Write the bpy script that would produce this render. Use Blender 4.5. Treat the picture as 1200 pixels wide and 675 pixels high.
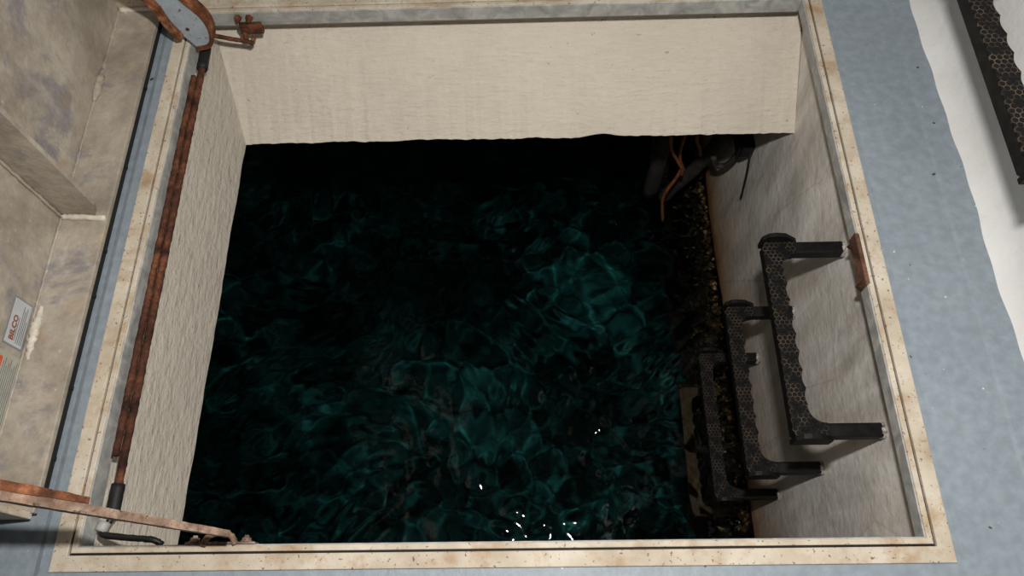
import bpy, bmesh, math, random
import numpy as np
from mathutils import Vector, Matrix

for o in list(bpy.data.objects):
    bpy.data.objects.remove(o)
SC = bpy.context.scene
COL = SC.collection
RND = random.Random(7)
NP = np.random.RandomState(11)

# ------------------------------------------------------------------ camera, world, flash, exposure
cam_d = bpy.data.cameras.new('camera')
cam_d.sensor_width = 36.0
cam_d.lens = 890.55 / 1200 * 36
cam_d.clip_start = 0.01
cam = bpy.data.objects.new('camera', cam_d)
COL.objects.link(cam)
cam.location = (0.6652, -0.1196, 1.1384)
cam.rotation_euler = (0.4363, 0.0254, -0.0078)
SC.camera = cam

world = bpy.data.worlds.new('dim_room')
world.use_nodes = True
world.node_tree.nodes['Background'].inputs[0].default_value = (1.0, 0.95, 0.88, 1)
world.node_tree.nodes['Background'].inputs[1].default_value = 0.03
SC.world = world

fl_d = bpy.data.lights.new('camera_flash', 'SPOT')      # the photographer's flash on the hot shoe
fl_d.energy = 71
fl_d.color = (1.0, 0.965, 0.915)
fl_d.shadow_soft_size = 0.028
fl_d.spot_size = math.radians(168)
fl_d.spot_blend = 0.4
flash = bpy.data.objects.new('camera_flash', fl_d)
COL.objects.link(flash)
flash.location = (0.72, 0.115, 1.19)
flash.rotation_euler = (0.36, 0.02, 0)
try:
    fl_d.cycles.is_caustics_light = True
except Exception:
    pass

SC.view_settings.view_transform = 'Standard'
SC.view_settings.look = 'None'
SC.view_settings.gamma = 1
SC.view_settings.use_curve_mapping = False
SC.view_settings.exposure = 0.0
try:
    SC.cycles.use_denoising = True
    SC.cycles.sample_clamp_indirect = 4.0
except Exception:
    pass

# ------------------------------------------------------------------ measurements (metres)
W, L = 1.2331, 1.0448          # hatch opening measured at the gasket groove
XR = 1.258                     # face of the concrete wall that carries the ladder
XW = 1.443                     # white wall beside the hatch
ZW = -0.985                    # water level
ZB = -0.24                     # underside of the slab

# ------------------------------------------------------------------ material helpers
class NT:
    def __init__(self, name):
        self.m = bpy.data.materials.new(name)
        self.m.use_nodes = True
        self.t = self.m.node_tree
        self.b = self.t.nodes['Principled BSDF']
        self.out = self.t.nodes['Material Output']
        tc = self.t.nodes.new('ShaderNodeTexCoord')
        self.co = tc.outputs['Object']
    def n(self, kind, **kw):
        x = self.t.nodes.new(kind)
        for k, v in kw.items():
            setattr(x, k, v)
        return x
    def link(self, a, b):
        self.t.links.new(a, b)
    def scaled(self, s):
        m = self.n('ShaderNodeMapping')
        m.inputs['Scale'].default_value = s
        self.link(self.co, m.inputs[0])
        return m.outputs[0]
    def noise(self, scale, detail=4, rough=0.55, vec=None, dist=0.0):
        x = self.n('ShaderNodeTexNoise')
        x.inputs['Scale'].default_value = scale
        x.inputs['Detail'].default_value = detail
        x.inputs['Roughness'].default_value = rough
        x.inputs['Distortion'].default_value = dist
        self.link(vec if vec is not None else self.co, x.inputs['Vector'])
        return x.outputs['Fac']
    def ramp(self, fac, stops):
        r = self.n('ShaderNodeValToRGB')
        e = r.color_ramp.elements
        while len(e) < len(stops):
            e.new(0.5)
        for el, (p, c) in zip(e, stops):
            el.position = p
            el.color = (c, c, c, 1) if isinstance(c, (int, float)) else tuple(c) + (1,)
        self.link(fac, r.inputs[0])
        return r.outputs[0]
    def mix(self, fac, a, b, mode='MIX'):
        x = self.n('ShaderNodeMix', data_type='RGBA', blend_type=mode)
        for s, v in ((0, fac), (6, a), (7, b)):
            if isinstance(v, (int, float)):
                x.inputs[s].default_value = v
            elif isinstance(v, tuple):
                x.inputs[s].default_value = v + (1,)
            else:
                self.link(v, x.inputs[s])
        return x.outputs[2]
    def math(self, op, a, b=0.0):
        x = self.n('ShaderNodeMath', operation=op)
        for s, v in ((0, a), (1, b)):
            if isinstance(v, (int, float)):
                x.inputs[s].default_value = v
            else:
                self.link(v, x.inputs[s])
        return x.outputs[0]
    def z(self, axis=2):
        s = self.n('ShaderNodeSeparateXYZ')
        self.link(self.co, s.inputs[0])
        return s.outputs[axis]
    def bump(self, h, strength=0.5, dist=0.01):
        x = self.n('ShaderNodeBump')
        x.inputs['Strength'].default_value = strength
        x.inputs['Distance'].default_value = dist
        self.link(h, x.inputs['Height'])
        self.link(x.outputs[0], self.b.inputs['Normal'])
    def set(self, col=None, rough=None, metal=None, spec=None):
        for nm, v in (('Base Color', col), ('Roughness', rough), ('Metallic', metal), ('Specular IOR Level', spec)):
            if v is None:
                continue
            if isinstance(v, (int, float)):
                self.b.inputs[nm].default_value = v
            elif isinstance(v, tuple):
                self.b.inputs[nm].default_value = v + (1,)
            else:
                self.link(v, self.b.inputs[nm])
        return self.m

def mat_floor():
    t = NT('blue_grey_floor_paint')
    c = t.ramp(t.noise(4, 5), [(0.3, (0.235, 0.280, 0.325)), (0.7, (0.275, 0.325, 0.370))])
    fine = t.ramp(t.noise(60, 3), [(0.35, (0.86, 0.86, 0.86)), (0.7, (1.06, 1.06, 1.06))])
    c = t.mix(1.0, c, fine, 'MULTIPLY')
    white = t.ramp(t.noise(95, 2, 0.4), [(0.775, 0.0), (0.80, 1.0)])
    c = t.mix(white, c, (0.62, 0.63, 0.62))
    dark = t.ramp(t.noise(48, 1, 0.3, t.scaled((1, 1.3, 1))), [(0.785, 0.0), (0.81, 1.0)])
    c = t.mix(dark, c, (0.04, 0.04, 0.045))
    t.bump(t.noise(120, 3), 0.22, 0.004)
    return t.set(c, 0.5, 0, 0.4)

def mat_white():
    t = NT('white_wall_paint')
    c = t.ramp(t.noise(5, 5), [(0.3, (0.66, 0.655, 0.64)), (0.65, (0.74, 0.74, 0.735))])
    stain = t.ramp(t.noise(9, 5, 0.6), [(0.58, 0.0), (0.72, 0.55)])
    low = t.ramp(t.math('ADD', t.z(), t.math('MULTIPLY', t.z(1), 0.10)), [(0.075, 1.0), (0.115, 0.0)])
    c = t.mix(t.math('MULTIPLY', stain, low), c, (0.52, 0.44, 0.33))
    t.bump(t.noise(45, 4), 0.3, 0.006)
    return t.set(c, 0.6, 0, 0.3)

def mat_beige(name='beige_frame_paint', rust=0.0):
    t = NT(name)
    c = t.ramp(t.noise(14, 5), [(0.3, (0.42, 0.35, 0.265)), (0.5, (0.54, 0.475, 0.38)), (0.72, (0.63, 0.575, 0.49))])
    st = t.ramp(t.noise(22, 6, 0.65), [(0.50 - rust, 0.0), (0.70 - rust, 0.75)])
    c = t.mix(st, c, (0.36, 0.215, 0.10))
    sp = t.ramp(t.noise(190, 3, 0.5), [(0.64, 0.0), (0.70, 0.85)])
    c = t.mix(sp, c, (0.13, 0.075, 0.04))
    t.bump(t.noise(130, 4), 0.3, 0.003)
    return t.set(c, 0.6, 0, 0.3)

def mat_galv():
    t = NT('weathered_grey_metal')
    c = t.ramp(t.noise(26, 6, 0.6, t.scaled((1, 1, 1)), 1.2), [(0.3, (0.25, 0.25, 0.24)), (0.5, (0.36, 0.36, 0.345)), (0.62, (0.46, 0.455, 0.43)), (0.75, (0.55, 0.51, 0.43))])
    t.bump(t.noise(80, 4), 0.25, 0.003)
    return t.set(c, 0.55, 0.0, 0.5)

def mat_fibre(name, scale, tint):
    t = NT(name)
    streak = t.noise(1.0, 5, 0.6, t.scaled(scale))
    c = t.ramp(t.noise(5, 5), [(0.3, tuple(0.90 * x for x in tint)), (0.7, tint)])
    c = t.mix(0.5, c, t.ramp(streak, [(0.3, (0.86, 0.85, 0.83)), (0.65, (1.0, 1.0, 1.0))]), 'MULTIPLY')
    edge = t.ramp(t.math('ADD', t.z(), t.math('MULTIPLY', t.noise(18, 4), 0.06)), [(0.0, 0.0), (1.0, 0.0)])
    sp = t.ramp(t.noise(60, 3, 0.5, t.scaled((1, 1, 1.8))), [(0.70, 0.0), (0.76, 0.6)])
    c = t.mix(sp, c, (0.25, 0.2, 0.15))
    t.bump(t.math('ADD', streak, t.math('MULTIPLY', t.noise(48, 5), 0.9)), 0.62, 0.009)
    return t.set(c, 0.85, 0, 0.15)

def mat_pier():
    t = NT('stained_concrete')
    z = t.z()
    wob = t.math('ADD', z, t.math('MULTIPLY', t.math('SUBTRACT', t.noise(5, 5, 0.6, t.scaled((1, 1, 0.5))), 0.5), 0.16))
    base = t.ramp(t.noise(7, 6, 0.62, t.scaled((1, 1.6, 0.6)), 0.6),
                  [(0.28, (0.50, 0.475, 0.45)), (0.45, (0.66, 0.63, 0.595)), (0.6, (0.77, 0.745, 0.71)), (0.75, (0.86, 0.84, 0.80))])
    streak = t.ramp(t.noise(1.0, 5, 0.6, t.scaled((1, 16, 2.2)), 0.4), [(0.35, (0.86, 0.84, 0.80)), (0.62, (1.06, 1.06, 1.07))])
    c = t.mix(0.65, base, streak, 'MULTIPLY')
    ochre = t.ramp(t.noise(1.0, 4, 0.6, t.scaled((1, 9, 1.4))), [(0.54, 0.0), (0.70, 0.34)])
    c = t.mix(ochre, c, (0.30, 0.225, 0.13))
    # tide marks: a rust band just above the water, dark slime below it
    mp = t.n('ShaderNodeMapRange')
    mp.inputs[1].default_value, mp.inputs[2].default_value = -1.10, -0.60
    t.link(wob, mp.inputs[0])
    f = mp.outputs[0]
    tint = t.ramp(f, [(0.0, (0.10, 0.075, 0.04)), (0.16, (0.12, 0.07, 0.035)), (0.24, (0.40, 0.19, 0.08)), (0.36, (0.60, 0.44, 0.31)), (0.6, (0.82, 0.75, 0.68)), (1.0, (1, 1, 1))])
    c = t.mix(1.0, c, tint, 'MULTIPLY')
    crack = t.n('ShaderNodeTexVoronoi', feature='DISTANCE_TO_EDGE')
    crack.inputs['Scale'].default_value = 2.3
    dn = t.n('ShaderNodeMapping')
    t.link(t.co, dn.inputs[0])
    t.link(dn.outputs[0], crack.inputs['Vector'])
    cr = t.ramp(crack.outputs['Distance'], [(0.0, 0.22), (0.006, 0.0)])
    c = t.mix(cr, c, (0.10, 0.09, 0.08))
    t.bump(t.noise(38, 6, 0.6), 0.4, 0.008)
    return t.set(c, 0.85, 0, 0.2)

def mat_rust(name, a, b, cc, bs=0.8):
    t = NT(name)
    c = t.ramp(t.noise(45, 6, 0.65), [(0.3, a), (0.52, b), (0.72, cc)])
    c = t.mix(1.0, c, t.ramp(t.noise(17, 4, 0.6), [(0.34, (0.38, 0.36, 0.36)), (0.5, (0.85, 0.85, 0.85)), (0.66, (1.3, 1.3, 1.3))]), 'MULTIPLY')
    sp = t.ramp(t.noise(160, 3), [(0.60, 0.0), (0.68, 0.75)])
    c = t.mix(sp, c, (0.03, 0.018, 0.014))
    t.bump(t.noise(120, 5), bs, 0.004)
    return t.set(c, 0.8, 0.0, 0.25)

def mat_hinge_blue():
    t = NT('chipped_blue_paint')
    c = t.ramp(t.noise(40, 4), [(0.3, (0.29, 0.34, 0.385)), (0.7, (0.40, 0.455, 0.50))])
    sp = t.ramp(t.noise(85, 5, 0.6), [(0.58, 0.0), (0.66, 1.0)])
    c = t.mix(sp, c, (0.20, 0.10, 0.06))
    t.bump(t.noise(90, 4), 0.4, 0.003)
    return t.set(c, 0.5, 0, 0.4)

def mat_tread():
    t = NT('black_plastic_honeycomb_tread')
    # hexagon lattice: nearer of two offset rectangular lattices, then distance to the hexagon's side
    def vm(op, a, b=None):
        x = t.n('ShaderNodeVectorMath', operation=op)
        for i_, v in enumerate((a, b)):
            if v is None:
                continue
            if isinstance(v, tuple):
                x.inputs[i_].default_value = v
            else:
                t.link(v, x.inputs[i_])
        return x
    cell = 1 / 0.0085
    p = t.scaled((cell, cell / 1.732, 0.0))
    def lat(off):
        q = vm('FRACTION', vm('ADD', p, off).outputs[0])
        return vm('MULTIPLY', vm('SUBTRACT', q.outputs[0], (0.5, 0.5, 0.0)).outputs[0], (1, 1.732, 0.0)).outputs[0]
    A, B = lat((0, 0, 0)), lat((0.5, 0.5, 0))
    pick = t.math('LESS_THAN', vm('LENGTH', A).outputs['Value'], vm('LENGTH', B).outputs['Value'])
    mxv = t.n('ShaderNodeMix', data_type='VECTOR')
    t.link(pick, mxv.inputs[0]); t.link(B, mxv.inputs[4]); t.link(A, mxv.inputs[5])
    ab_ = t.n('ShaderNodeSeparateXYZ')
    t.link(vm('ABSOLUTE', mxv.outputs[1]).outputs[0], ab_.inputs[0])
    hexd = t.math('MAXIMUM', ab_.outputs[0], t.math('ADD', t.math('MULTIPLY', ab_.outputs[0], 0.5), t.math('MULTIPLY', ab_.outputs[1], 0.866)))
    line = t.ramp(hexd, [(0.40, 0.0), (0.455, 1.0)])
    patch = t.ramp(t.noise(38, 3), [(0.40, 0.0), (0.60, 1.0)])
    dirt = t.mix(t.noise(30, 3), (0.070, 0.058, 0.048), (0.16, 0.105, 0.065))
    c = t.mix(t.math('MULTIPLY', line, patch), (0.005, 0.005, 0.0055), dirt)
    t.bump(line, 0.7, 0.003)
    return t.set(c, 0.6, 0, 0.15)

def mat_plastic(name='black_ladder_plastic', g=0.0045):
    t = NT(name)
    c = t.ramp(t.noise(60, 5), [(0.35, (g, g, g)), (0.75, (g * 3.2, g * 3.0, g * 2.9))])
    t.bump(t.noise(70, 4), 0.15, 0.003)
    return t.set(c, 0.55, 0, 0.18)

def mat_lid():
    t = NT('oxidised_aluminium')
    c = t.ramp(t.noise(6, 6, 0.6), [(0.32, (0.24, 0.205, 0.16)), (0.5, (0.37, 0.325, 0.265)), (0.68, (0.47, 0.425, 0.355))])
    blot = t.ramp(t.noise(8.5, 6, 0.68, t.scaled((1, 1, 0.8)), 0.5), [(0.53, 0.0), (0.63, 0.75)])
    c = t.mix(blot, c, (0.205, 0.195, 0.215))
    sp = t.ramp(t.noise(95, 3), [(0.68, 0.0), (0.74, 0.6)])
    c = t.mix(sp, c, (0.62, 0.56, 0.47))
    tan = t.ramp(t.noise(16, 5), [(0.60, 0.0), (0.72, 0.5)])
    c = t.mix(tan, c, (0.42, 0.29, 0.18))
    c = t.mix(0.7, c, t.ramp(t.noise(38, 6, 0.7), [(0.32, (0.72, 0.71, 0.70)), (0.66, (1.15, 1.15, 1.15))]), 'MULTIPLY')
    t.bump(t.noise(60, 5), 0.4, 0.005)
    return t.set(c, 0.5, 0.0, 0.5)

def mat_flat(name, col, rough=0.5, spec=0.4, var=0.25, scale=40):
    t = NT(name)
    c = t.ramp(t.noise(scale, 4), [(0.3, tuple(x * (1 - var) for x in col)), (0.7, tuple(x * (1 + var) for x in col))])
    t.bump(t.noise(scale * 2, 3), 0.2, 0.003)
    return t.set(c, rough, 0, spec)

def mat_water():
    t = NT('clear_dark_sea_water')
    t.t.nodes.remove(t.b)
    fr_ = t.n('ShaderNodeFresnel')
    fr_.inputs['IOR'].default_value = 1.333
    rf = t.n('ShaderNodeBsdfRefraction')
    rf.inputs['Color'].default_value = (0.84, 0.97, 0.96, 1)
    rf.inputs['Roughness'].default_value = 0.0
    rf.inputs['IOR'].default_value = 1.333
    gl = t.n('ShaderNodeBsdfGlossy')
    gl.inputs['Roughness'].default_value = 0.03
    mx = t.n('ShaderNodeMixShader')
    t.link(fr_.outputs[0], mx.inputs[0]); t.link(rf.outputs[0], mx.inputs[1]); t.link(gl.outputs[0], mx.inputs[2])
    t.link(mx.outputs[0], t.out.inputs[0])
    return t.m

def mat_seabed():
    t = NT('mottled_seabed_water_tint')
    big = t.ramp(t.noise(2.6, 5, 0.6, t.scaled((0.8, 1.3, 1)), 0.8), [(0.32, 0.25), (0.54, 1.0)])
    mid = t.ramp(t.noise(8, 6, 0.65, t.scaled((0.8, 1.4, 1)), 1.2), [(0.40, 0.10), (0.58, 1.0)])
    c = t.mix(t.math('MULTIPLY', big, mid), (0.003, 0.012, 0.012), (0.040, 0.235, 0.232))  # teal stands in for light absorbed by the water, painted into the bed
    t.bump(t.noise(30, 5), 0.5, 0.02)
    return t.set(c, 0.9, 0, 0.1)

def mat_growth():
    t = NT('barnacles_and_weed')
    c = t.ramp(t.noise(55, 3), [(0.40, (0.008, 0.006, 0.004)), (0.58, (0.035, 0.022, 0.010)), (0.67, (0.20, 0.115, 0.035)), (0.76, (0.60, 0.45, 0.20))])
    return t.set(c, 0.35, 0, 0.5)

M = {
    'floor': mat_floor(), 'white': mat_white(), 'beige': mat_beige(), 'galv': mat_galv(),
    'fibre_back': mat_fibre('brushed_render_back', (26, 90, 210), (0.69, 0.625, 0.535)),
    'fibre_left': mat_fibre('brushed_render_left', (210, 26, 90), (0.55, 0.505, 0.435)),
    'pier': mat_pier(), 'blue': mat_hinge_blue(), 'tread': mat_tread(), 'plastic': mat_plastic(),
    'rust': mat_rust('orange_rust', (0.045, 0.017, 0.010), (0.19, 0.066, 0.027), (0.40, 0.19, 0.095)),
    'rust_dark': mat_rust('dark_rust', (0.018, 0.009, 0.007), (0.095, 0.034, 0.018), (0.24, 0.088, 0.040)),
    'rust_pink': mat_rust('pale_flaking_rust', (0.14, 0.080, 0.052), (0.30, 0.20, 0.145), (0.50, 0.40, 0.32), 0.7),
    'lid': mat_lid(), 'rubber': mat_flat('black_rubber', (0.012, 0.012, 0.012), 0.6, 0.3),
    'black': mat_flat('black_cable', (0.010, 0.010, 0.010), 0.45, 0.4),
    'weld': mat_flat('white_weld_bead', (0.60, 0.55, 0.47), 0.5, 0.4, 0.2, 60),
    'sticker': mat_flat('pale_label', (0.47, 0.49, 0.51), 0.4, 0.5, 0.08),
    'sticker_edge': mat_flat('label_border', (0.20, 0.21, 0.22), 0.5, 0.4, 0.1),
    'sticker2': mat_flat('grey_green_label', (0.38, 0.37, 0.31), 0.5, 0.4, 0.1),
    'print': mat_flat('grey_print', (0.16, 0.17, 0.17), 0.6, 0.2, 0.1),
    'print_red': mat_flat('faded_red_print', (0.24, 0.09, 0.05), 0.6, 0.2, 0.1),
    'orange_red': mat_flat('orange_red_print', (0.56, 0.085, 0.03), 0.5, 0.3, 0.1),
    'socket': mat_flat('pale_socket_grout', (0.33, 0.31, 0.28), 0.9, 0.1, 0.7, 150),
    'wire_orange': mat_flat('orange_brown_wire', (0.19, 0.070, 0.027), 0.5, 0.3, 0.4),
    'pipe': mat_flat('grey_brown_conduit', (0.035, 0.031, 0.028), 0.6, 0.3, 0.4),
    'rust_clip': mat_rust('matt_brown_rust', (0.085, 0.040, 0.025), (0.135, 0.066, 0.042), (0.18, 0.095, 0.062), 0.4),
    'silt': mat_flat('brown_silt_on_plastic', (0.085, 0.046, 0.023), 0.8, 0.2, 0.5, 60),
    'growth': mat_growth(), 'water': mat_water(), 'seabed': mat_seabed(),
    'basin': mat_flat('dark_basin_shield', (0.06, 0.06, 0.055), 0.9, 0.1, 0.4, 6),
}

# ------------------------------------------------------------------ object helpers
def obj(name, vf, mat, parent=None, smooth=False):
    v, f = vf
    base = Vector(parent.get('_base', (0, 0, 0))) if parent else Vector((0, 0, 0))
    me = bpy.data.meshes.new(name)
    me.from_pydata([tuple(Vector(p) - base) for p in v], [], f)
    me.validate()
    bm = bmesh.new(); bm.from_mesh(me)
    bmesh.ops.recalc_face_normals(bm, faces=bm.faces)
    bm.to_mesh(me); bm.free()
    if smooth:
        me.polygons.foreach_set('use_smooth', [True] * len(me.polygons))
    me.materials.append(M[mat] if isinstance(mat, str) else mat)
    o = bpy.data.objects.new(name, me)
    COL.objects.link(o)
    if parent:
        o.parent = parent
        o['_base'] = tuple(base)
    return o

def tag(o, label=None, cat=None, group=None, kind=None):
    for k, v in (('label', label), ('category', cat), ('group', group), ('kind', kind)):
        if v:
            o[k] = v
    return o

def thing(name, base, label, cat, group=None):
    o = bpy.data.objects.new(name, None)
    o.empty_display_size = 0.03
    COL.objects.link(o)
    o.location = base
    o['_base'] = tuple(base)
    return tag(o, label, cat, group)

def join(*vfs):
    V, F = [], []
    for v, f in vfs:
        k = len(V)
        V += list(v)
        F += [tuple(i + k for i in q) for q in f]
    return V, F

def box(x0, x1, y0, y1, z0, z1):
    v = [(x, y, z) for z in (z0, z1) for y in (y0, y1) for x in (x0, x1)]
    return v, [(0, 2, 3, 1), (4, 5, 7, 6), (0, 1, 5, 4), (2, 6, 7, 3), (0, 4, 6, 2), (1, 3, 7, 5)]

def bevel_box(x0, x1, y0, y1, z0, z1, r=0.002, seg=2):
    bm = bmesh.new()
    v, f = box(x0, x1, y0, y1, z0, z1)
    vs = [bm.verts.new(p) for p in v]
    for q in f:
        bm.faces.new([vs[i] for i in q])
    bmesh.ops.bevel(bm, geom=bm.edges[:], offset=r, segments=seg, affect='EDGES', profile=0.5)
    bm.verts.index_update()
    out = [tuple(a.co) for a in bm.verts], [tuple(a.index for a in b.verts) for b in bm.faces]
    bm.free()
    return out

def prism(poly, axis, a, b):
    """extrude a 2-D polygon along an axis; poly holds the two other coordinates in xyz order"""
    def p(u, w, t):
        return {'x': (t, u, w), 'y': (u, t, w), 'z': (u, w, t)}[axis]
    n = len(poly)
    v = [p(u, w, a) for u, w in poly] + [p(u, w, b) for u, w in poly]
    f = [tuple(range(n))[::-1], tuple(range(n, 2 * n))] + [(i, (i + 1) % n, n + (i + 1) % n, n + i) for i in range(n)]
    return v, f

def smooth_path(pts, k=6):
    pts = [Vector(p) for p in pts]
    if len(pts) < 3:
        return pts
    out = []
    ext = [2 * pts[0] - pts[1]] + pts + [2 * pts[-1] - pts[-2]]
    for i in range(1, len(ext) - 2):
        p0, p1, p2, p3 = ext[i - 1:i + 3]
        for j in range(k):
            t = j / k
            out.append(0.5 * ((2 * p1) + (-p0 + p2) * t + (2 * p0 - 5 * p1 + 4 * p2 - p3) * t * t + (-p0 + 3 * p1 - 3 * p2 + p3) * t ** 3))
    out.append(pts[-1])
    return out

def tube(pts, r, n=10, jit=0.0, seed=1, k=6, smooth=True):
    rn = random.Random(seed)
    P = smooth_path(pts, k) if smooth else [Vector(p) for p in pts]
    t0 = (P[1] - P[0]).normalized()
    up = Vector((0, 0, 1)) if abs(t0.z) < 0.9 else Vector((1, 0, 0))
    nrm = t0.cross(up).normalized()
    V, F = [], []
    for i, p in enumerate(P):
        tan = (P[min(i + 1, len(P) - 1)] - P[max(i - 1, 0)]).normalized()
        nrm = (nrm - tan * nrm.dot(tan)).normalized()
        bn = tan.cross(nrm)
        rr = r(i / (len(P) - 1)) if callable(r) else r
        for a in range(n):
            q = rr * (1 + jit * (rn.random() - 0.5) * 2)
            an = 2 * math.pi * a / n
            V.append(tuple(p + nrm * math.cos(an) * q + bn * math.sin(an) * q))
    for i in range(len(P) - 1):
        for a in range(n):
            b = (a + 1) % n
            F.append((i * n + a, i * n + b, (i + 1) * n + b, (i + 1) * n + a))
    F.append(tuple(range(n))[::-1])
    F.append(tuple(range((len(P) - 1) * n, len(P) * n)))
    return V, F

def dense_line(p, q, n):
    p, q = Vector(p), Vector(q)
    return [p.lerp(q, i / n) for i in range(n + 1)]

def grid(nu, nv, fn):
    V = [fn(i / (nu - 1), j / (nv - 1)) for j in range(nv) for i in range(nu)]
    F = [(j * nu + i, j * nu + i + 1, (j + 1) * nu + i + 1, (j + 1) * nu + i) for j in range(nv - 1) for i in range(nu - 1)]
    return V, F

def bolt(c, axis, r=0.007, h=0.007):
    """hex head with a small domed nut, pointing along axis (unit tuple)"""
    c = Vector(c); ax = Vector(axis)
    up = Vector((0, 0, 1)) if abs(ax.z) < 0.9 else Vector((1, 0, 0))
    u = ax.cross(up).normalized(); w = ax.cross(u)
    rings = [(r * 1.35, 0), (r * 1.35, h * 0.25), (r, h * 0.25), (r, h), (r * 0.55, h * 1.05), (r * 0.5, h * 1.6)]
    V, F = [], []
    for q, t in rings:
        for a in range(6):
            an = math.pi / 3 * a
            V.append(tuple(c + ax * t + (u * math.cos(an) + w * math.sin(an)) * q))
    for i in range(len(rings) - 1):
        for a in range(6):
            b = (a + 1) % 6
            F.append((i * 6 + a, i * 6 + b, i * 6 + 6 + b, i * 6 + 6 + a))
    F.append(tuple(range(5, -1, -1)))
    F.append(tuple(range(len(rings) * 6 - 6, len(rings) * 6)))
    return V, F

# ------------------------------------------------------------------ setting: floor
FO = 0.024                      # outer edge of the frame, outside the groove
fx = [-2.6, -0.62, -0.048, -0.040, -FO, W + FO, W + FO + 0.012, 1.384, 1.390, XW + 0.06]
fz = [0.0, 0.0, 0.0, 0.003, 0.003, 0.003, 0.001, 0.0, 0.002, 0.002]
fy = [-1.8, -0.030 - FO, -FO, L + FO, L + FO + 0.02, 2.6]
fv = [(x, y, z - 0.003) for y in fy for x, z in zip(fx, fz)]
ff = []
for j in range(len(fy) - 1):
    for i in range(len(fx) - 1):
        if j == 2 and i == 4:
            continue
        a = j * len(fx) + i
        ff.append((a, a + 1, a + len(fx) + 1, a + len(fx)))
tag(obj('floor', (fv, ff), 'floor'), 'blue grey painted concrete floor around the hatch', None, None, 'structure')

# slab edges: rendered faces below the frame, each a solid beam down to the slab underside
def ragged(n, a, b, amp, seed):
    r = random.Random(seed)
    out, v = [], 0.0
    for i in range(n):
        v = 0.72 * v + r.uniform(-1, 1) * amp
        out.append((a + (b - a) * i / (n - 1), v))
    return out

def slab_beam(along, x_top, z_top, x_bot, far, a, b, seed, notch=None, step=0.0):
    """along: 'x' or 'y' run; the face slopes from (x_top, z_top) to (x_bot, ZB); far = outer limit"""
    n = 150
    V = []
    rag = ragged(n, a, b, 0.0022, seed)
    rr = random.Random(seed + 5)
    prof_n = 9
    for t, d in rag:
        zb = ZB + d
        if notch and notch[0] < t < notch[1]:
            zb += 0.010 * math.sin(math.pi * (t - notch[0]) / (notch[1] - notch[0]))
        ring = []
        for k in range(prof_n):
            s = k / (prof_n - 1)
            if step and k < 2:
                u, z = x_top, z_top - step * k
            else:
                q0 = 1 / (prof_n - 1) if step else 0.0
                s = (s - q0) / (1 - q0)
                u = x_top + (x_bot - x_top) * s + (rr.random() - 0.5) * 0.0003
                z = z_top - step + (zb - z_top + step) * s
            ring.append((u, z))
        sgn = 1 if far > x_bot else -1
        ring += [(x_bot + sgn * 0.02, zb - 0.004), (far, ZB - 0.02), (far, z_top), (x_top + sgn * 0.001, z_top)]
        for u, z in ring:
            V.append((t, u, z) if along == 'x' else (u, t, z))
    m = prof_n + 4
    F = []
    for i in range(n - 1):
        for k in range(m):
            k2 = (k + 1) % m
            F.append((i * m + k, i * m + k2, (i + 1) * m + k2, (i + 1) * m + k))
    F.append(tuple(range(m)))
    F.append(tuple(range((n - 1) * m, n * m)))
    return V, F

tag(obj('wall_back', slab_beam('x', 1.080, -0.026, 0.887, 2.6, -0.02, XR - 0.001, 3, (0.80, 0.872), 0.060), 'fibre_back'),
    'cream brushed slab edge below the far side of the frame', None, None, 'structure')
tag(obj('wall_left', slab_beam('y', -0.006, -0.041, 0.047, -2.6, -1.8, 1.3, 4), 'fibre_left'),
    'pale brushed slab edge below the hinge side of the frame', None, None, 'structure')
tag(obj('wall_front', slab_beam('x', 0.006, -0.010, 0.02, -1.8, 0.03, XR - 0.001, 5), 'fibre_back'),
    'slab edge below the near side of the frame', None, None, 'structure')

def pier(u, v):
    y = -1.8 + 4.4 * u
    z = -0.006 - 2.3 * v
    d = 0.004 * math.sin(y * 7 + z * 3) + 0.003 * math.sin(z * 11 - y * 4)
    d *= min(1, -z * 4)
    return (XR + d * 0.6, y, z)
pv, pf = grid(90, 60, pier)
k = len(pv)
tag(obj('wall_right', (pv, pf), 'pier', smooth=True), 'stained concrete pier wall carrying the ladder down to the water', None, None, 'structure')

# white wall beside the hatch with an uneven plaster foot
def whitew(u, v):
    y = -1.8 + 4.4 * u
    z = -0.004 + 2.5 * v ** 2.4
    foot = 0.030 * math.exp(-z / 0.022)
    wob = 0.0022 * math.sin(y * 5 + 0.4) + 0.0012 * math.sin(y * 23 + 1) + 0.0012 * math.sin(y * 61 + z * 50) + 0.0025 * math.sin(z * 40 + y * 12)
    return (XW + 0.022 - foot + wob * math.exp(-z / 0.12), y, z)
tag(obj('wall_white', grid(420, 60, whitew), 'white', smooth=True), 'white plastered wall beside the blue floor', None, None, 'structure')

# basin walls, unseen, added to keep ambient light out under the slab
for nm, q in (('shield_wall_left', [(-2.62, -1.8, -2.4), (-2.62, 2.6, -2.4), (-2.62, 2.6, -0.25), (-2.62, -1.8, -0.25)]),
              ('shield_wall_back', [(-2.6, 2.62, -2.4), (XR, 2.62, -2.4), (XR, 2.62, -0.25), (-2.6, 2.62, -0.25)]),
              ('shield_wall_front', [(-2.6, -1.82, -2.4), (XR, -1.82, -2.4), (XR, -1.82, -0.25), (-2.6, -1.82, -0.25)])):
    tag(obj(nm, (q, [(0, 1, 2, 3)]), 'basin'), 'dark basin wall added under the slab to keep light out', None, None, 'structure')

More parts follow.
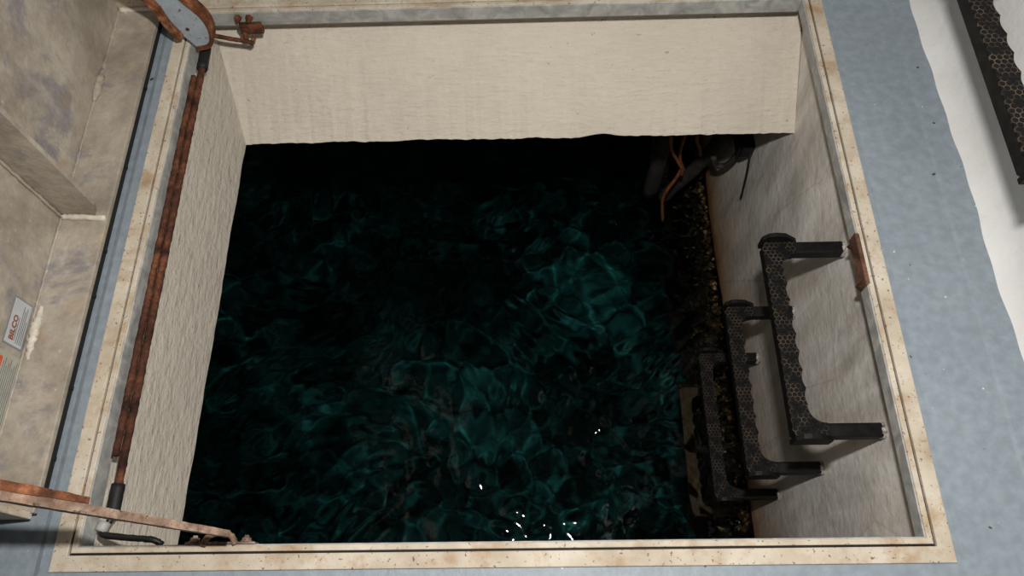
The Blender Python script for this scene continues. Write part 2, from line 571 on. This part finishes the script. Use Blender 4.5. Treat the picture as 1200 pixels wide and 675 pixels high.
# ------------------------------------------------------------------ sea bed and water
def fbm_field(X, Y, seed, lam0, lam1, n, slope, spread=math.pi):
    r = np.random.RandomState(seed)
    w1 = 0.05 * np.sin(5.1 * X + 3.7 * Y + 1) + 0.03 * np.sin(11.3 * Y - 6.1 * X + 2)
    w2 = 0.05 * np.sin(4.3 * Y - 5.9 * X + 4) + 0.03 * np.sin(9.7 * X + 8.3 * Y)
    A, B = X + w1, Y + w2
    H = np.zeros_like(X)
    for i in range(n):
        lam = lam0 * (lam1 / lam0) ** r.rand()
        th = math.pi / 2 + (r.rand() * 2 - 1) * spread
        k_ = 2 * np.pi / lam
        ph = r.rand() * 2 * np.pi
        env = 0.6 + 0.4 * np.sin(r.uniform(1, 5) * X + r.uniform(1, 5) * Y + ph * 3)
        H += env * slope / k_ * np.sin(k_ * (A * np.cos(th) + B * np.sin(th)) + ph)
    return H

def field_mesh(name, x0, x1, y0, y1, step, hfun, z, mat):
    xs = np.arange(x0, x1 + 1e-6, step); ys = np.arange(y0, y1 + 1e-6, step)
    xs[-1] = x1; ys[-1] = y1
    X, Y = np.meshgrid(xs, ys)
    Z = z + hfun(X, Y)
    nx, ny = len(xs), len(ys)
    co = np.stack([X, Y, Z], -1).reshape(-1, 3)
    me = bpy.data.meshes.new(name)
    idx = np.arange(nx * ny).reshape(ny, nx)
    q = np.stack([idx[:-1, :-1], idx[:-1, 1:], idx[1:, 1:], idx[1:, :-1]], -1).reshape(-1, 4)
    me.vertices.add(len(co)); me.vertices.foreach_set('co', co.ravel())
    me.loops.add(q.size); me.loops.foreach_set('vertex_index', q.ravel())
    me.polygons.add(len(q)); me.polygons.foreach_set('loop_start', np.arange(0, q.size, 4))
    me.update(calc_edges=True); me.validate()
    me.polygons.foreach_set('use_smooth', [True] * len(q))
    me.materials.append(M[mat])
    o = bpy.data.objects.new(name, me)
    COL.objects.link(o)
    return o

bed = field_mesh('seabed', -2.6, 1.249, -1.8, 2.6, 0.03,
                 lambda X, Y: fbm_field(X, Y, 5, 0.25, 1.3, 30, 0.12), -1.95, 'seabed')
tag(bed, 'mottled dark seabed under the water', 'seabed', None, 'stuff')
water = field_mesh('sea_water', -2.6, XR + 0.002, -1.8, 2.6, 0.007,
                   lambda X, Y: fbm_field(X, Y, 21, 0.13, 0.6, 40, 0.018, 1.1) + fbm_field(X, Y, 24, 0.030, 0.12, 44, 0.029, 1.4), ZW, 'water')
tag(water, 'dark teal rippled sea water below the hatch', 'water', None, 'stuff')
try:
    water.cycles.is_caustics_caster = True
    bed.cycles.is_caustics_receiver = True
except Exception:
    pass

# growth on the wall around and under the water line
def growth():
    r = random.Random(31)
    V, F = [], []
    for i in range(2600):
        y = r.uniform(-0.05, 1.75)
        z = ZW + 0.03 - abs(r.gauss(0, 0.22))
        s = r.uniform(0.004, 0.012) * (1.4 if r.random() < 0.15 else 1)
        x = XR - 0.006 - s - r.uniform(0.0, 0.015) - 0.05 * max(0, min(1, (ZW - z) / 0.4)) * r.random()
        c = Vector((x, y, z))
        d = Vector((-1, r.uniform(-1, 1), r.uniform(-0.6, 1))).normalized()
        u = d.orthogonal().normalized(); w = d.cross(u)
        kx = len(V)
        for a in range(4):
            an = math.pi / 2 * a + r.random()
            V.append(tuple(c + (u * math.cos(an) * s + w * math.sin(an) * s * 0.6)))
        V.append(tuple(c + d * s * 1.3)); V.append(tuple(c - d * s * 0.8))
        for a in range(4):
            b = (a + 1) % 4
            F.append((kx + a, kx + b, kx + 4)); F.append((kx + b, kx + a, kx + 5))
    return V, F
gr = obj('barnacle_crust', growth(), 'growth')
tag(gr, 'brown and gold crust of barnacles and weed at the water line', 'growth', None, 'stuff')
try:
    gr.cycles.is_caustics_receiver = True
except Exception:
    pass

# ------------------------------------------------------------------ hatch frame
fr = thing('hatch_surround', (W / 2, L / 2, 0), 'rusty beige metal frame let into the blue floor around the opening', 'frame')
LIP = 0.010                    # inner lip width inside the groove
def ring_side(side, o, i, z0, z1):
    """one mitred side of a rectangular ring, offsets measured outwards from the groove line"""
    O = [(-o, -o), (W + o, -o), (W + o, L + o), (-o, L + o)]
    I = [(-i, -i), (W + i, -i), (W + i, L + i), (-i, L + i)]
    a, b = side, (side + 1) % 4
    quad = [O[a], O[b], I[b], I[a]]
    v = [(x, y, z0) for x, y in quad] + [(x, y, z1) for x, y in quad]
    f = [(3, 2, 1, 0), (4, 5, 6, 7)] + [(q, (q + 1) % 4, 4 + (q + 1) % 4, 4 + q) for q in range(4)]
    bm = bmesh.new()
    vs = [bm.verts.new(p) for p in v]
    for q in f:
        bm.faces.new([vs[j] for j in q])
    bmesh.ops.recalc_face_normals(bm, faces=bm.faces)
    long_e = [e for e in bm.edges if all(vv.co.z > z1 - 1e-6 for vv in e.verts) and e.calc_length() > 0.5]
    bmesh.ops.bevel(bm, geom=long_e, offset=0.0012, segments=2, affect='EDGES', profile=0.5)
    bm.verts.index_update()
    out = [tuple(q.co) for q in bm.verts], [tuple(q.index for q in p.verts) for p in bm.faces]
    bm.free()
    return out
for s in range(4):
    obj('outer_rail', ring_side(s, FO, 0.0016, -0.012, 0.004), 'beige', fr)
    tag(obj('gasket', ring_side(s, 0.0016, -0.0016, -0.012, -0.0015), 'rubber', fr), 'thin black gasket line')
    obj('inner_lip', ring_side(s, -0.0016, -LIP, -0.012, 0.003), 'beige', fr)
    dep = {0: 0.040, 1: 0.026, 2: 0.033, 3: 0.036}[s]
    tag(obj('curb_plate', ring_side(s, -LIP + 0.004, -LIP - 0.002, -dep, 0.0005), 'galv', fr), 'weathered grey inner plate')

# ------------------------------------------------------------------ ladder rungs
def rung_parts():
    """local coordinates: x from the outer edge (0) to the wall (0.154), y centred, z top at 0"""
    hl, tw, th, lw = 0.184, 0.031, 0.026, 0.024
    # tread outline with scalloped inner edge and filleted inner corners
    out = [(0.0, -hl + 0.008), (0.008, -hl), (0.06, -hl), (0.06, -hl + lw)]
    y0, y1 = -hl + lw, hl - lw
    fil = 0.028
    for q in range(7):                      # fillet
        a = math.pi / 2 * q / 6
        out.append((tw + fil - fil * math.sin(a), y0 + fil - fil * math.cos(a)))
    n = 64
    for q in range(1, n):
        t = q / n
        y = y0 + fil + (y1 - y0 - 2 * fil) * t
        out.append((tw - 0.0042 * abs(math.sin(math.pi * t * 8)) + 0.003, y))
    for q in range(7):
        a = math.pi / 2 * (1 - q / 6)
        out.append((tw + fil - fil * math.sin(a), y1 - fil + fil * math.cos(a)))
    out += [(0.06, hl - lw), (0.06, hl), (0.008, hl), (0.0, hl - 0.008)]
    parts = {'tread': prism(out, 'z', -0.003, 0.0)}
    rim = [(max(x - 0.0, 0.0), y) for x, y in out]
    inner = [(x, y) for x, y in rim]
    parts['tread_body'] = prism([(x + 0.0015 if x < 0.03 else x - 0.0015, y) for x, y in inner], 'z', -th, -0.003)
    legs, stops, socks = [], [], []
    for s in (-1, 1):
        yc = s * (hl - lw / 2)
        legs.append(bevel_box(0.052, 0.150, yc - lw / 2, yc + lw / 2, -th, -0.001, 0.003))
        ye = s * hl
        pl = [(0.0, -th), (0.0, 0.008), (0.010, 0.019), (0.022, 0.022), (0.040, 0.019), (0.064, -0.001), (0.064, -th)]
        ya, yb = (ye - 0.001, ye + 0.007) if s > 0 else (ye - 0.007, ye + 0.001)
        stops.append(prism(pl, 'y', ya, yb))
        socks.append(tube([(0.147, yc, -th / 2), (0.151, yc, -th / 2), (0.158, yc, -th / 2)], 0.0145, 9, 0.2, 4 + s, smooth=False))
    return parts, legs, stops, socks
RP = rung_parts()
def mv(vf, d):
    return [(a + d[0], b + d[1], c + d[2]) for a, b, c in vf[0]], vf[1]
rung_spec = [
    ((1.1035, 0.3688, -0.119), 'topmost of the black plastic ladder rungs inside the hatch, nearest the rim'),
    ((1.1035, 0.3688, -0.419), 'second black plastic ladder rung down inside the hatch'),
    ((1.1035, 0.3688, -0.719), 'third black ladder rung down, just above the dark water'),
    ((1.1035, 0.3688, -1.019), 'brown silted lowest ladder rung lying just under the water'),
    ((1.288, 0.590, 0.334), 'black scalloped ladder rung on the white wall above the floor'),
]
protos = None
for n_, (base, label) in enumerate(rung_spec):
    r_ = thing('ladder_rung', base, label, 'ladder rung', 'black plastic ladder rungs')
    if protos is None:
        protos = []
        P, legs, stops, socks = RP
        protos.append(obj('tread', mv(P['tread'], base), 'tread', r_))
        protos.append(obj('tread_core', mv(P['tread_body'], base), 'plastic', r_))
        for q in stops:
            protos.append(obj('end_stop', mv(q, base), 'plastic', protos[0]))
        for q, w in zip(legs, socks):
            lg = obj('leg', mv(q, base), 'plastic', r_)
            protos.append(lg)
            protos.append(tag(obj('socket', mv(w, base), 'socket', lg, True), 'pale grout where the leg enters the wall'))
        first = r_
    else:
        made = {}
        for q in protos:
            c = q.copy()
            COL.objects.link(c)
            c.parent = r_ if q.parent == first else made[q.parent.name]
            made[q.name] = c
            if n_ == 3:
                c.material_slots[0].link = 'OBJECT'
                c.material_slots[0].material = M['silt']
                c.cycles.is_caustics_receiver = True

# ------------------------------------------------------------------ opened hatch lid, standing upright on the hinge side
LX, LY0, LY1, LH = -0.138, 0.048, 1.040, 1.24
lid = thing('access_hatch', (LX, (LY0 + LY1) / 2, 0.0), 'weathered grey aluminium hatch lid standing open on the hinge side', 'hatch')
obj('panel', box(LX - 0.006, LX, LY0, LY1, 0.012, LH), 'lid', lid)
obj('bottom_flange', bevel_box(LX, -0.056, LY0 + 0.008, LY1 - 0.008, 0.009, 0.020, 0.0015), 'lid', lid)
tag(obj('flange_seal', join(box(-0.058, -0.0545, LY0 + 0.02, LY1 - 0.01, 0.0005, 0.0105),
        *[box(-0.0545, -0.0525, y, y + 0.006, 0.002, 0.010) for y in (0.135, 0.246, 0.405, 0.49, 0.66, 0.84)]), 'rubber', lid), 'black rubber strip along the lid edge')
tag(obj('end_flange', bevel_box(LX, -0.062, LY0, LY0 + 0.010, 0.012, LH, 0.0015), 'beige', lid), 'beige near edge of the lid')
obj('end_flange', bevel_box(LX, -0.056, LY1 - 0.010, LY1, 0.012, LH, 0.0015), 'beige', lid)
obj('top_flange', bevel_box(LX, -0.056, LY0 + 0.010, LY1 - 0.010, LH - 0.008, LH, 0.0015), 'lid', lid)
rib = obj('rib', prism([(LX, 0.020), (-0.078, 0.020), (-0.064, 0.050), (-0.064, LH - 0.01), (LX, LH - 0.01)], 'y', 0.5555, 0.5635), 'lid', lid)
tag(obj('weld_bead', tube(dense_line((LX + 0.004, 0.552, 0.022), (-0.058, 0.548, 0.022), 16), 0.0052, 8, 0.22, 8, smooth=False), 'weld', rib, True), 'pale weld bead at the rib foot')
tag(obj('weld_bead', tube(dense_line((LX + 0.003, 0.552, 0.022), (LX + 0.003, 0.552, 0.9), 90), 0.0028, 6, 0.35, 9, smooth=False), 'lid', rib, True), 'thin weld up the rib')
tag(obj('weld_bead', tube([(LX + 0.010, y, 0.020 + 0.001 * math.sin(y * 60)) for y in np.linspace(0.292, 0.385, 30)], lambda t: 0.003 + 0.004 * math.sin(math.pi * t), 8, 0.35, 12, smooth=False), 'weld', lid, True), 'lumpy white sealant on the lid corner')
obj('seam_weld', tube([(LX + 0.002, y, 0.021) for y in np.linspace(LY0 + 0.012, LY1 - 0.012, 160)], 0.0026, 6, 0.45, 13, smooth=False), 'lid', lid, True)
tag(obj('weld_bead', tube([(LX + 0.004, y, 0.024) for y in np.linspace(0.80, 0.875, 20)], lambda t: 0.003 + 0.005 * math.sin(math.pi * t), 8, 0.3, 14, smooth=False), 'lid', lid, True), 'sealant smear along the far seam')
obj('weld_bead', tube(dense_line((LX + 0.004, LY1 - 0.012, 0.022), (-0.060, LY1 - 0.012, 0.022), 14), 0.005, 8, 0.2, 15, smooth=False), 'weld', lid, True)

# labels stuck on the lid panel (they lie in its plane: y runs along the hatch, z up)
def text_on_lid(body, y, z, size, mat, parent, name='lettering', bold=0.0):
    cu = bpy.data.curves.new(name, 'FONT')
    cu.body = body; cu.size = size; cu.extrude = 0.00015; cu.offset = bold
    cu.resolution_u = 2
    tmp = bpy.data.objects.new('tmp_text', cu)
    COL.objects.link(tmp)
    bpy.context.view_layer.update()
    me = bpy.data.meshes.new_from_object(tmp.evaluated_get(bpy.context.evaluated_depsgraph_get()))
    bpy.data.objects.remove(tmp)
    base = Vector(parent['_base'])
    # letters run along +y; their tops point up (+z)
    for v in me.vertices:
        a, b, c = v.co
        v.co = Vector((LX + 0.0016 + c, y + a, z + b)) - base
    me.name = name
    me.materials.clear(); me.materials.append(M[mat])
    o = bpy.data.objects.new(name, me); COL.objects.link(o); o.parent = parent
    return o
def lid_plate(y0, y1, z0, z1, x0, x1):
    return bevel_box(LX + x0, LX + x1, y0, y1, z0, z1, 0.0003, 1)
lab = obj('maker_label', lid_plate(0.303, 0.381, 0.026, 0.073, 0.0002, 0.0010), 'sticker_edge', lid)
lab['label'] = 'small pale maker label with faded red lettering'
obj('label_face', lid_plate(0.3055, 0.3785, 0.0285, 0.0705, 0.0009, 0.0014), 'sticker', lab)
text_on_lid('BILCO', 0.312, 0.0535, 0.0145, 'print_red', lab, 'lettering', 0.0006)
for q, (zz, ya, yb) in enumerate([(0.0495, 0.313, 0.352), (0.044, 0.310, 0.372), (0.040, 0.310, 0.366), (0.036, 0.310, 0.372), (0.032, 0.310, 0.350)]):
    obj('print_line', lid_plate(ya, yb, zz, zz + 0.0016, 0.0013, 0.0016), 'print', lab)
lab2 = obj('warning_label', lid_plate(0.150, 0.2925, 0.022, 0.125, 0.0002, 0.0010), 'sticker2', lid)
lab2['label'] = 'grey label with an orange red panel and small print'
obj('red_panel', lid_plate(0.225, 0.283, 0.062, 0.115, 0.0009, 0.0014), 'orange_red', lab2)
obj('pictogram', lid_plate(0.262, 0.275, 0.066, 0.078, 0.0013, 0.0017), 'sticker', lab2)
for q in range(8):
    zz = 0.026 + 0.0044 * q
    obj('print_line', lid_plate(0.160, 0.284 - 0.006 * (q % 3), zz, zz + 0.0016, 0.0009, 0.0013), 'print', lab2)

# ------------------------------------------------------------------ curved hinge strap at the far corner
hy = 0.940
hg = thing('curved_hinge', (0.03, hy, 0.0), 'curved blue hinge strap with rusty edges at the far hinge corner', 'hinge')
left = smooth_path([(-0.128, hy, 0.235), (-0.070, hy, 0.205), (-0.020, hy, 0.158), (0.000, hy, 0.118), (0.004, hy, 0.078), (0.014, hy, 0.040)], 6)
right = smooth_path([(-0.118, hy, 0.300), (-0.030, hy, 0.258), (0.020, hy, 0.196), (0.048, hy, 0.132), (0.070, hy, 0.086), (0.071, hy, 0.046), (0.056, hy, 0.014), (0.030, hy, 0.006)], 6)
def ribbon(a_pts, b_pts, ya, yb):
    n = 40
    def at(P, t):
        t *= len(P) - 1
        i = min(int(t), len(P) - 2)
        return P[i].lerp(P[i + 1], t - i)
    V = []
    for i in range(n):
        a, b = at(a_pts, i / (n - 1)), at(b_pts, i / (n - 1))
        V += [(a.x, ya, a.z), (b.x, ya, b.z), (b.x, yb, b.z), (a.x, yb, a.z)]
    F = [(0, 1, 2, 3), (4 * n - 4, 4 * n - 3, 4 * n - 2, 4 * n - 1)]
    for i in range(n - 1):
        for q in range(4):
            w = (q + 1) % 4
            F.append((4 * i + q, 4 * i + w, 4 * i + 4 + w, 4 * i + 4 + q))
    return V, F
obj('strap_face', ribbon(left, right, hy, hy + 0.008), 'blue', hg)
def offset(P, d):
    out = []
    for i, p in enumerate(P):
        t = (P[min(i + 1, len(P) - 1)] - P[max(i - 1, 0)]).normalized()
        out.append(p + Vector((t.z, 0, -t.x)) * d)
    return out
tag(obj('strap_edge', ribbon(offset(left, 0.010), offset(left, -0.003), hy - 0.010, hy + 0.012), 'rust', hg), 'flaking orange rust edge')
tag(obj('strap_edge', ribbon(offset(right, 0.003), offset(right, -0.005), hy - 0.004, hy + 0.020), 'rust', hg), 'flaking orange rust edge')
tag(obj('rivet', bolt((0.030, hy, 0.055), (0, -1, 0), 0.003, 0.002), 'rust_dark', hg), 'dark rivet')

# ------------------------------------------------------------------ torsion rods beside the hinge-side wall
rd = thing('torsion_rod', (0.026, 0.5, -0.028), 'long rusty torsion rod hooked to the far bolted bracket', 'rod', 'torsion rods')
path = [(0.118, 1.000, -0.036), (0.100, 1.000, -0.034)] + [(0.030, 0.998, -0.024)]
obj('hooked_end', tube([(0.112, 0.999, -0.049), (0.100, 1.000, -0.044), (0.070, 1.000, -0.036), (0.034, 1.000, -0.026), (0.029, 0.985, -0.026), (0.0285, 0.95, -0.028)], 0.0045, 10, 0.08, 3), 'rust_dark', rd, True)
obj('bar', tube(dense_line((0.0285, 0.955, -0.028), (0.0345, 0.095, -0.028), 150), 0.0066, 10, 0.10, 5, smooth=False), 'rust_dark', rd, True)
tag(obj('sleeve', tube(dense_line((0.0285, 0.968, -0.026), (0.0288, 0.915, -0.028), 6), 0.0105, 14, 0.02, 6, smooth=False), 'rubber', rd, True), 'black rubber sleeve')
tag(obj('sleeve', tube(dense_line((0.0345, 0.105, -0.028), (0.0345, 0.062, -0.028), 6), 0.0100, 14, 0.02, 7, smooth=False), 'rubber', rd, True), 'black rubber sleeve')

rd2 = thing('torsion_rod', (0.020, 0.5, -0.016), 'second rusty torsion rod hooked towards the near side of the frame', 'rod', 'torsion rods')
obj('bar', tube([Vector((0.0235 + 0.004 * t, 0.885 - 0.74 * t, -0.0145)) for t in np.linspace(0, 1, 120)], 0.0054, 10, 0.12, 15, smooth=False), 'rust_dark', rd2, True)
obj('hooked_end', tube([(0.0325, 0.064, -0.040), (0.022, 0.040, -0.036), (0.026, 0.031, -0.032), (0.070, 0.026, -0.030), (0.102, 0.023, -0.030), (0.116, 0.016, -0.036)], 0.0048, 10, 0.12, 16), 'black', rd2, True)
tag(obj('collar', tube(dense_line((0.0225, 0.050, -0.036), (0.0185, 0.036, -0.034), 4), 0.0090, 12, 0.03, 18, smooth=False), 'galv', rd2, True), 'grey metal collar')

br = thing('rod_bracket', (0.108, L - 0.012, -0.03), 'small rusty bracket with two bolts on the far frame plate', 'bracket')
bp_ = obj('plate', bevel_box(0.088, 0.134, 1.020, 1.031, -0.046, -0.021, 0.002), 'rust_dark', br)
obj('rod_eye', tube([(0.094, 1.022, -0.044), (0.098, 1.008, -0.050), (0.108, 1.002, -0.052), (0.114, 1.012, -0.046)], 0.0046, 8, 0.15, 4), 'rust', br, True)
for x in (0.090, 0.113):
    obj('bolt', bolt((x, 1.031, -0.010), (0, -1, 0), 0.0062, 0.008), 'rust', bp_)

# ------------------------------------------------------------------ hold-open arm across the near corner
A0 = Vector((-0.059, 0.0556, 0.341)); A1 = Vector((0.046, 0.047, 0.250)); A2 = Vector((0.249, 0.0245, 0.064))
arm = thing('hold_open_arm', (A2.x, A2.y, 0.03), 'long flaking rusty arm reaching from the lid over the near corner', 'arm')
def bar(P, hw, hh, jit, seed):
    """flat bar: hw half width along y, hh half height in the arm's vertical plane"""
    rn = random.Random(seed)
    V, F = [], []
    for i, p in enumerate(P):
        t = (P[min(i + 1, len(P) - 1)] - P[max(i - 1, 0)]).normalized()
        side = Vector((0, 1, 0)); up = t.cross(side).normalized()
        if up.z < 0:
            up = -up
        s = i / (len(P) - 1)
        w_, h_ = (hw(s) if callable(hw) else hw), (hh(s) if callable(hh) else hh)
        for a, b in ((-1, -1), (1, -1), (1, 1), (-1, 1)):
            j = 1 + jit * rn.uniform(-1, 1)
            V.append(tuple(p + side * w_ * a * j + up * h_ * b * j))
    n = len(P)
    F = [(0, 1, 2, 3), (4 * n - 4, 4 * n - 3, 4 * n - 2, 4 * n - 1)]
    for i in range(n - 1):
        for q in range(4):
            w = (q + 1) % 4
            F.append((4 * i + q, 4 * i + w, 4 * i + 4 + w, 4 * i + 4 + q))
    return V, F
AP = dense_line(A0, A1, 16)[:-1] + dense_line(A1, A2, 34)
low = [p + Vector((0, -0.006, -0.004)) for p in AP]
tag(obj('flat_bar', bar(low, lambda s: 0.0075 - 0.003 * s, lambda s: 0.0095 - 0.0045 * s, 0.05, 3), 'rust_pink', arm), 'pale pinkish flaking bar')
upr = [p + Vector((0, 0.0045, 0.003)) for p in AP if p.x < 0.12]
tag(obj('edge_strip', bar(upr, lambda s: 0.009 * (1 - 0.55 * s), 0.005, 0.08, 4), 'rust', arm), 'orange rust along the top edge')

lp = thing('arm_bracket', (0.232, 0.0125, 0.0), 'rusty looped bracket with bolts on the near frame lip', 'bracket')
obj('loop', tube([(0.193, 0.010, 0.006), (0.198, 0.019, 0.008), (0.209, 0.0255, 0.009), (0.222, 0.0265, 0.009), (0.234, 0.022, 0.008), (0.241, 0.011, 0.006)], 0.0045, 8, 0.12, 6), 'rust_pink', lp, True)
ft = obj('foot', bevel_box(0.166, 0.268, 0.0115, 0.0150, -0.016, 0.0055, 0.0012), 'rust_pink', lp)
for x in (0.179, 0.254):
    obj('bolt', bolt((x, 0.0145, 0.001), (0, 1, 0), 0.0070, 0.006), 'rust_pink', ft)

# ------------------------------------------------------------------ rusty latch clip on the ladder side
cl = thing('latch_clip', (W - 0.014, 0.45, 0.0), 'plain brown rusty angle clip on the ladder side of the frame', 'clip')
obj('angle_leg', bevel_box(W - 0.0160, W - 0.0122, 0.404, 0.500, -0.022, 0.006, 0.0012), 'rust_clip', cl)
obj('angle_leg', bevel_box(W - 0.0160, W - 0.0085, 0.406, 0.498, 0.0032, 0.0062, 0.0012), 'rust_clip', cl)
obj('bolt', bolt((W - 0.0158, 0.409, -0.014), (-1, 0, 0), 0.0055, 0.005), 'rust_dark', cl)
obj('bolt', bolt((W - 0.0158, 0.486, -0.018), (-1, 0, 0), 0.0040, 0.004), 'rust_dark', cl)

# ------------------------------------------------------------------ wires, conduit and box under the far slab edge
def wire(name, pts, r, mat, label, cat, grp=None, seed=1):
    o = obj(name, tube(pts, r, 8, 0.08, seed), mat, None, True)
    return tag(o, label, cat, grp)
wire('wire', [(1.048, 1.09, -0.30), (1.047, 1.085, -0.47), (1.058, 1.08, -0.56), (1.085, 1.08, -0.62), (1.105, 1.082, -0.665), (1.112, 1.085, -0.70)], 0.0048, 'wire_orange', 'orange wire curling down at the left of the cable cluster', 'wire', 'orange wires', 1)
wire('wire', [(1.10, 1.10, -0.32), (1.094, 1.098, -0.50), (1.090, 1.094, -0.58), (1.098, 1.096, -0.64), (1.118, 1.098, -0.695)], 0.0045, 'wire_orange', 'short orange wire bending down beside the grey conduit', 'wire', 'orange wires', 2)
wire('wire', [(1.108, 1.090, -0.68), (1.098, 1.088, -0.73), (1.083, 1.085, -0.78), (1.078, 1.085, -0.83), (1.086, 1.085, -0.89), (1.098, 1.085, -0.96)], 0.0050, 'wire_orange', 'loose orange wire tail trailing towards the water', 'wire', 'orange wires', 3)
wire('wire', [(1.130, 1.13, -0.32), (1.128, 1.11, -0.54), (1.145, 1.105, -0.60), (1.155, 1.11, -0.64)], 0.0055, 'wire_orange', 'stubby orange wire end next to the wall', 'wire', 'orange wires', 4)
cdt = thing('conduit', (1.12, 1.2, -1.0), 'dark grey conduit slanting down the wall under the slab edge', 'pipe')
obj('tube', tube([(1.215, 1.13, -0.40), (1.212, 1.15, -0.62), (1.175, 1.17, -0.80), (1.125, 1.19, -0.96), (1.10, 1.2, -1.10)], 0.020, 12, 0.05, 6), 'pipe', cdt, True)
obj('coupling', tube([(1.214, 1.142, -0.53), (1.213, 1.148, -0.60)], 0.029, 12, 0.05, 7, smooth=False), 'pipe', cdt, True)
cd2 = thing('conduit', (1.07, 1.18, -1.0), 'upright dark conduit hanging left of the orange wires', 'pipe')
obj('tube', tube([(1.06, 1.15, -0.30), (1.06, 1.16, -0.7), (1.065, 1.19, -0.96)], 0.024, 12, 0.05, 8), 'pipe', cd2, True)
obj('clamp', tube([(1.06, 1.155, -0.50), (1.06, 1.156, -0.53)], 0.030, 12, 0.03, 18, smooth=False), 'black', cd2, True)
lp2 = tag(obj('pipe_elbow', tube([(1.185, 1.09, -0.62), (1.20, 1.085, -0.655), (1.225, 1.08, -0.65), (1.240, 1.075, -0.60), (1.243, 1.075, -0.52)], 0.009, 10, 0.06, 9), 'pipe', None, True),
          'small brown pipe elbow looping against the stained wall', 'pipe')
jb = thing('junction_box', (1.235, 1.06, -0.50), 'small black junction box tucked under the slab edge', 'box')
obj('case', bevel_box(1.222, XR - 0.002, 1.02, 1.10, -0.53, -0.485, 0.004), 'black', jb)
obj('cover', bevel_box(1.216, 1.222, 1.024, 1.096, -0.528, -0.487, 0.002), 'black', jb)
wire('cable', [(1.245, 1.03, -0.48), (1.247, 1.022, -0.506), (1.247, 1.010, -0.522), (1.247, 0.99, -0.558), (1.247, 0.975, -0.60), (1.246, 0.962, -0.632)], 0.0032, 'black', 'thin black cable hanging down the stained wall', 'cable', None, 5)

for o in bpy.data.objects:
    if '_base' in o:
        del o['_base']
